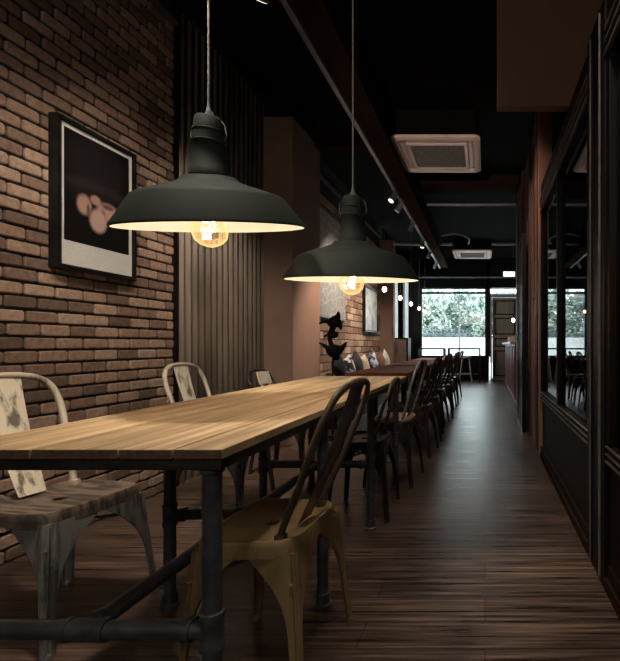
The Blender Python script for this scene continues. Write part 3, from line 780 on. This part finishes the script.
# ================================================================ WALL ART
def art_mat():
    m = bpy.data.materials.new('dark_portrait_print'); nt, b = nodes_of(m)
    tc = nt.nodes.new('ShaderNodeTexCoord')
    cur = None
    def blob(cy, cz, ry, rz, lo=.6, hi=1.0, ang=0):
        mp = nt.nodes.new('ShaderNodeMapping'); mp.vector_type = 'TEXTURE'
        mp.inputs['Location'].default_value = (0, cy * 1.15 - .005, cz * 1.1 + .035); ry *= 1.2; rz *= 1.12; mp.inputs['Rotation'].default_value = (ang, 0, 0); mp.inputs['Scale'].default_value = (10, ry, rz)
        L(nt, tc.outputs['Object'], mp.inputs[0])
        ln = nt.nodes.new('ShaderNodeVectorMath'); ln.operation = 'LENGTH'; L(nt, mp.outputs[0], ln.inputs[0])
        mr = nt.nodes.new('ShaderNodeMapRange'); mr.interpolation_type = 'SMOOTHSTEP'; mr.inputs[1].default_value = lo; mr.inputs[2].default_value = hi; mr.inputs[3].default_value = 1; mr.inputs[4].default_value = 0
        L(nt, ln.outputs['Value'], mr.inputs[0]); return mr.outputs[0]
    base = None
    layers = [((.0, .16, .19, .16), (.010, .008, .009), .5, 1), ((.0, .04, .24, .05), (.020, .016, .017), .4, 1), ((.01, -.005, .17, .045), (.010, .008, .008), .6, 1),
              ((-.075, -.055, .045, .060), (.36, .22, .175), .55, 1), ((-.015, -.015, .035, .030), (.34, .20, .16), .5, 1), ((.055, -.055, .075, .055), (.40, .24, .19), .55, 1),
              ((.025, -.085, .022, .05), (.10, .05, .04), .3, 1), ((-.055, -.075, .012, .045), (.12, .06, .05), .3, 1),
              ((.0, -.115, .055, .070), (.42, .27, .24), .6, 1), ((.055, -.03, .045, .018), (.12, .06, .05), .4, 1)]
    prev = None
    for (g_, c, lo, hi) in layers:
        mx = nt.nodes.new('ShaderNodeMix'); mx.data_type = 'RGBA'
        if prev is None: mx.inputs[6].default_value = (.003, .0025, .0025, 1)
        else: L(nt, prev, mx.inputs[6])
        mx.inputs[7].default_value = rgba(c); L(nt, blob(*g_, lo=lo, hi=hi), mx.inputs[0]); prev = mx.outputs[2]
    L(nt, prev, b.inputs['Base Color']); b.inputs['Roughness'].default_value = .6; b.inputs['Specular IOR Level'].default_value = .2
    return m
t = thing('framed_portrait', 'black framed dark portrait with white border on the brick wall', 'picture', (XL + .002, 2.455, 1.78))
hy, hz = .250, .388
bm = B()
for (a, c, e, g_) in ((-hy, hy, hz - .022, hz), (-hy, hy, -hz, -hz + .022), (-hy, -hy + .022, -hz + .022, hz - .022), (hy - .022, hy, -hz + .022, hz - .022)): box(bm, 0, .046, a, c, e, g_)
obj('frame', bm, M['black_metal'], t)
bm = B(); box(bm, .002, .034, -hy + .022, hy - .022, -hz + .022, hz - .022); obj('mount', bm, M['art_white'], t)
bm = B(); box(bm, .0342, .0355, -hy + .046, hy - .046, -hz + .15, hz - .046); obj('print', bm, art_mat(), t)
# grey map poster on the far brick
def map_mat():
    m = bpy.data.materials.new('grey_street_map_print'); nt, b = nodes_of(m)
    tc = nt.nodes.new('ShaderNodeTexCoord'); v = nt.nodes.new('ShaderNodeTexVoronoi'); v.feature = 'DISTANCE_TO_EDGE'; v.inputs['Scale'].default_value = 7
    L(nt, tc.outputs['Object'], v.inputs['Vector'])
    n = nt.nodes.new('ShaderNodeTexNoise'); n.inputs['Scale'].default_value = 5; n.inputs['Detail'].default_value = 6; L(nt, tc.outputs['Object'], n.inputs['Vector'])
    r = nt.nodes.new('ShaderNodeValToRGB'); r.color_ramp.elements[0].position = .02; r.color_ramp.elements[0].color = (.55, .53, .50, 1); r.color_ramp.elements[1].position = .07; r.color_ramp.elements[1].color = (.22, .21, .20, 1)
    L(nt, v.outputs['Distance'], r.inputs[0])
    mx = nt.nodes.new('ShaderNodeMix'); mx.data_type = 'RGBA'; mx.blend_type = 'MIX'; L(nt, n.outputs['Fac'], mx.inputs[0]); L(nt, r.outputs[0], mx.inputs[6]); mx.inputs[7].default_value = (.42, .40, .38, 1)
    L(nt, mx.outputs[2], b.inputs['Base Color']); b.inputs['Roughness'].default_value = .7
    return m
t = thing('map_poster', 'tall grey map-like canvas on the far brick wall behind the second lamp', 'poster', (XL + .004, 6.18, 2.1))
bm = B(); box(bm, 0, .03, -.62, .62, -.70, .70, bev=.003); obj('canvas', bm, map_mat(), t)
bm = B(); box(bm, 0, .036, -.63, .63, -.73, -.70); box(bm, 0, .036, -.63, .63, .70, .73); obj('hanging_bar', bm, M['grey_metal'], t)
t = thing('framed_print', 'narrow pale print in a black frame on the far brick wall', 'picture', (XL + .004, 8.34, 1.66))
bm = B()
for (a, c, e, g_) in ((-.49, .49, .38, .42), (-.49, .49, -.42, -.38), (-.49, -.45, -.38, .38), (.45, .49, -.38, .38)): box(bm, 0, .05, a, c, e, g_)
obj('frame', bm, M['black_metal'], t)
bm = B(); box(bm, .01, .03, -.45, .45, -.38, .38); obj('print', bm, mat('pale_abstract_print', (.62, .68, .68), (.25, .28, .28), .5, 0, (3, 5, 5), 4, 0, .45, .7), t)

# ================================================================ FAR TABLES, BENCH, CUSHIONS
def far_table(label, y0, y1, src=None):
    t = thing('dining_table', label, 'table', (-.97, (y0 + y1) / 2, 0), 0, 'dark red tables along the far bench')
    hh = (y1 - y0) / 2
    bm = B(); box(bm, -.27, .27, -hh, hh, .715, .75, bev=.005); obj('tabletop', bm, M['dark_red_wood'], t)
    for s_ in (-1, 1):
        yy = s_ * (hh - .3)
        px_ = -.10
        bm = B(); tube(bm, [(px_, yy, .012), (px_, yy, .714)], .035, 16); box(bm, -.25, .05, yy - .035, yy + .035, 0, .025, bev=.004); box(bm, px_ - .035, px_ + .035, yy - .22, yy + .22, .002, .024, bev=.004)
        obj('pedestal', bm, M['black_metal'], t, True)
far_table('dark red wooden table just beyond the long plank table', 3.95, 5.3)
far_table('dark red wooden table, second beyond the plank table by the bench', 5.5, 6.9)
far_table('dark red wooden table, farthest by the bench', 7.1, 8.6)
t = thing('banquette_bench', 'long dark bench with low pale wooden back under the far brick wall', 'bench', (-1.95, 7.15, 0))
bm = B(); box(bm, -.22, .20, -1.95, 1.95, 0, .38, bev=.004); obj('base', bm, M['black_wood'], t)
bm = B(); box(bm, -.16, .22, -1.95, 1.95, .38, .46, bev=.02); obj('seat', bm, M['bench_dark'], t)
bm = B(); box(bm, -.235, -.165, -1.95, 1.95, .46, .62, bev=.006); obj('backrest', bm, M['bench_pale'], t)
def cushion_mat(name, a, b_): return mat(name, a, b_, .85, 0, (7, 7, 7), 3, 0, .47, .53)
CS = [('black scatter cushion, nearest on the bench', (.012, .012, .014), (.02, .02, .024), 5.95, 40), ('white cushion with black print, second on the bench', (.60, .58, .56), (.02, .02, .025), 6.40, 12),
      ('dark grey cushion behind the white and black printed one', (.03, .028, .028), (.05, .045, .045), 6.80, 30), ('cream scatter cushion in the middle of the bench', (.58, .49, .39), (.46, .38, .29), 7.20, 8), ('navy blue and white patterned cushion on the bench', (.02, .025, .07), (.55, .55, .60), 7.80, 35),
      ('rust brown cushion between the navy and the white one', (.16, .07, .045), (.22, .10, .06), 8.35, 20), ('plain white cushion, farthest on the bench', (.68, .63, .57), (.60, .54, .47), 8.75, 30)]
for lab, a, b_, y, tilt in CS:
    bm = B(); N = 14; V = {}
    for s_ in (-1, 1):
        for i in range(N + 1):
            for j in range(N + 1):
                u, v = i / N * 2 - 1, j / N * 2 - 1
                th = .075 * ((1 - u * u) * (1 - v * v)) ** .45
                if th < 1e-6 and s_ > 0: V[(s_, i, j)] = V[(-1, i, j)]; continue
                pinch = 1 - .06 * (1 - abs(u)) - .06 * (1 - abs(v))
                V[(s_, i, j)] = bm.verts.new((s_ * th, u * .175 * (1 - .08 * (1 - v * v)), v * .175 * (1 - .08 * (1 - u * u))))
        for i in range(N):
            for j in range(N): bm.faces.new((V[(s_, i, j)], V[(s_, i + 1, j)], V[(s_, i + 1, j + 1)], V[(s_, i, j + 1)]))
    o = tag(obj('scatter_cushion', bm, cushion_mat('cushion_fabric', a, b_), None, True), lab, 'cushion', 'cushions on the bench')
    tr_ = R(tilt); o.location = (-1.975, y, .463 + .170 * (math.cos(tr_) + math.sin(tr_))); o.rotation_euler = (tr_, R(-12), 0)
# black bird-like sculpture
t = thing('abstract_sculpture', 'black angular sculpture on a tall thin stem beside the brown pillar', 'sculpture', (-1.46, 4.22, 0))
bm = B(); lathe(bm, [(0, 0), (.15, 0), (.15, .015), (.016, .022), (0, .022)], 32); obj('base', bm, M['black_metal'], t, True)
bm = B(); tube(bm, [(0, 0, .012), (.0, 0, .82), (.004, 0, .95)], .010, 10); obj('stem', bm, M['black_metal'], t, True)
bm = B()
tube(bm, smoothpath([(.015, 0, .10), (.02, 0, .16), (-.01, 0, .25), (-.02, .01, .33), (.0, 0, .40), (.0, 0, .46), (.025, 0, .52)], 5), [.010, .016, .022, .028, .032, .034, .036, .034, .030, .026, .022, .020, .019, .020, .021, .022, .024, .024, .024, .025, .026, .026, .027, .028, .030, .030, .030, .026, .020, .012, .006], 12, flat=.7)
lathe(bm, [(0, .40), (.03, .405), (.044, .43), (.042, .46), (.028, .49), (0, .505)], 9, (.012, 0, 0)); lathe(bm, [(0, .12), (.026, .13), (.046, .17), (.052, .20), (.036, .235), (0, .25)], 9, (.008, 0, 0)); lathe(bm, [(0, .30), (.03, .31), (.034, .335), (.02, .36), (0, .365)], 8)
def horn(pts, rs): tube(bm, smoothpath(pts, 5), [1.25 * rs[0] + (rs[1] - 1.25 * rs[0]) * (k / ((len(pts) - 1) * 5)) for k in range((len(pts) - 1) * 5 + 1)], 10, flat=.6)
horn([(.03, 0, .43), (-.03, -.01, .46), (-.085, 0, .435)], (.045, .004)); horn([(.0, 0, .44), (.03, 0, .50), (.035, 0, .55)], (.042, .005))
horn([(.02, 0, .46), (.045, 0, .42), (.05, 0, .38)], (.034, .006))
horn([(0, 0, .18), (-.05, 0, .235), (-.085, 0, .262)], (.036, .004)); horn([(.02, 0, .17), (.06, 0, .22), (.085, 0, .27)], (.045, .006)); horn([(.02, 0, .20), (.025, 0, .15), (.03, 0, .10)], (.042, .008))
horn([(0, 0, .32), (-.03, 0, .33), (-.055, 0, .32)], (.022, .01)); horn([(0, 0, .34), (.02, 0, .345), (.035, 0, .34)], (.022, .01))
bmesh.ops.scale(bm, vec=(1.55, 1.3, 1.04), verts=bm.verts); bmesh.ops.translate(bm, vec=(0, 0, .75), verts=bm.verts); obj('figure', bm, mat('satin_black_cast', (.003, .003, .0035), (.006, .005, .006), .7, spec=.2), t, True)

# cabinet by the far pillar
t = thing('low_cabinet', 'brown framed cabinet standing before the pale side window', 'cabinet', (-1.90, 9.90, 0))
bm = B(); box(bm, -.2, .2, -.2, .2, .02, 1.16, bev=.006); obj('body', bm, M['black_wood'], t)
bm = B(); box(bm, -.17, .17, -.215, -.201, .08, 1.12, bev=.003); obj('door', bm, mat('cabinet_veneer', (.16, .11, .085), (.22, .15, .12), .5), t)

# counter on the right
t = thing('service_counter', 'dark red panelled counter with pale top at the far right', 'counter', (.80, 9.1, 0))
bm = B(); box(bm, -.30, .30, -1.75, 1.65, .08, 1.02); box(bm, -.27, .28, -1.75, 1.63, 0, .08)
for k in range(7): yy = -1.7 + k * .48; box(bm, -.312, -.301, yy, yy + .04, .12, .98)
obj('body', bm, M['counter_wood'], t)
bm = B(); box(bm, -.38, .34, -1.75, 1.70, 1.02, 1.055, bev=.004); obj('countertop', bm, M['stone_top'], t)
bm = B(); box(bm, -.075, .075, -.10, .10, 0, .13, bev=.006); box(bm, -.06, .06, -.085, .085, .13, .142, bev=.003)
o = tag(obj('wooden_box', bm, M['stool_wood']), 'small brown wooden box on the end of the counter', 'box'); o.location = (.62, 10.3, 1.056)
# tall black board in front of the boarded wall
t = thing('menu_board', 'tall narrow black panel standing against the red board wall', 'board', (.455, 5.35, 0))
bm = B(); box(bm, -.02, .02, -.32, .32, .0, 2.28, bev=.005); obj('panel', bm, M['black_wood'], t)
bm = B()
for (a, c, e, g_) in ((-.32, .32, 2.22, 2.28), (-.32, .32, 0, .06), (-.32, -.27, .06, 2.22), (.27, .32, .06, 2.22)): box(bm, -.032, -.021, a, c, e, g_)
obj('frame', bm, M['black_metal'], t)

# window bar tables and stools
def bar_table(label, x0, x1):
    t = thing('bar_table', label, 'table', ((x0 + x1) / 2, 11.95, 0), 0, 'black bar tables at the street window')
    h = (x1 - x0) / 2
    bm = B(); box(bm, -h, h, -.2, .2, .88, .92, bev=.004); obj('tabletop', bm, M['black_wood'], t)
    for sx in (-1, 1):
        for sy in (-1, 1):
            bm = B(); xx = sx * (h - .02); yy = sy * .18; box(bm, xx - .02, xx + .02, yy - .02, yy + .02, 0, .88); obj('leg', bm, M['black_metal'], t)
    bm = B(); box(bm, -h + .04, h - .04, -.19, -.16, .2, .235); obj('foot_rail', bm, M['black_metal'], t)
bar_table('black bar table at the left half of the street window', -1.80, -1.08)
bar_table('black bar table at the right half of the street window', -1.0, -.12)
def stool(label, x, y, src=None):
    if src: return dup(src, (x, y, 0), R(8), label)
    t = thing('bar_stool', label, 'stool', (x, y, 0), 0, 'stools at the window bar')
    bm = B(); lathe(bm, [(0, .66), (.13, .66), (.15, .67), (.15, .69), (.14, .70), (0, .70)], 28); obj('seat', bm, M['stool_wood'], t, True)
    for sx in (-1, 1):
        for sy in (-1, 1):
            bm = B(); tube(bm, [(sx * .17, sy * .16, 0), (sx * .085, sy * .08, .66)], .017, 10); obj('leg', bm, M['stool_wood'], t, True)
    bm = B()
    for sy in (-1, 1): tube(bm, [(-.14, sy * .13, .25), (.14, sy * .13, .25)], .011, 8)
    for sx in (-1, 1): tube(bm, [(sx * .13, -.13, .33), (sx * .13, .13, .33)], .011, 8)
    obj('stretcher', bm, M['stool_wood'], t, True)
    return t
s0 = stool('pale wooden stool standing clear in front of the street window', -.5, 11.45)
stool('pale wooden stool half hidden behind the row of dark chairs', -.92, 11.4, s0)
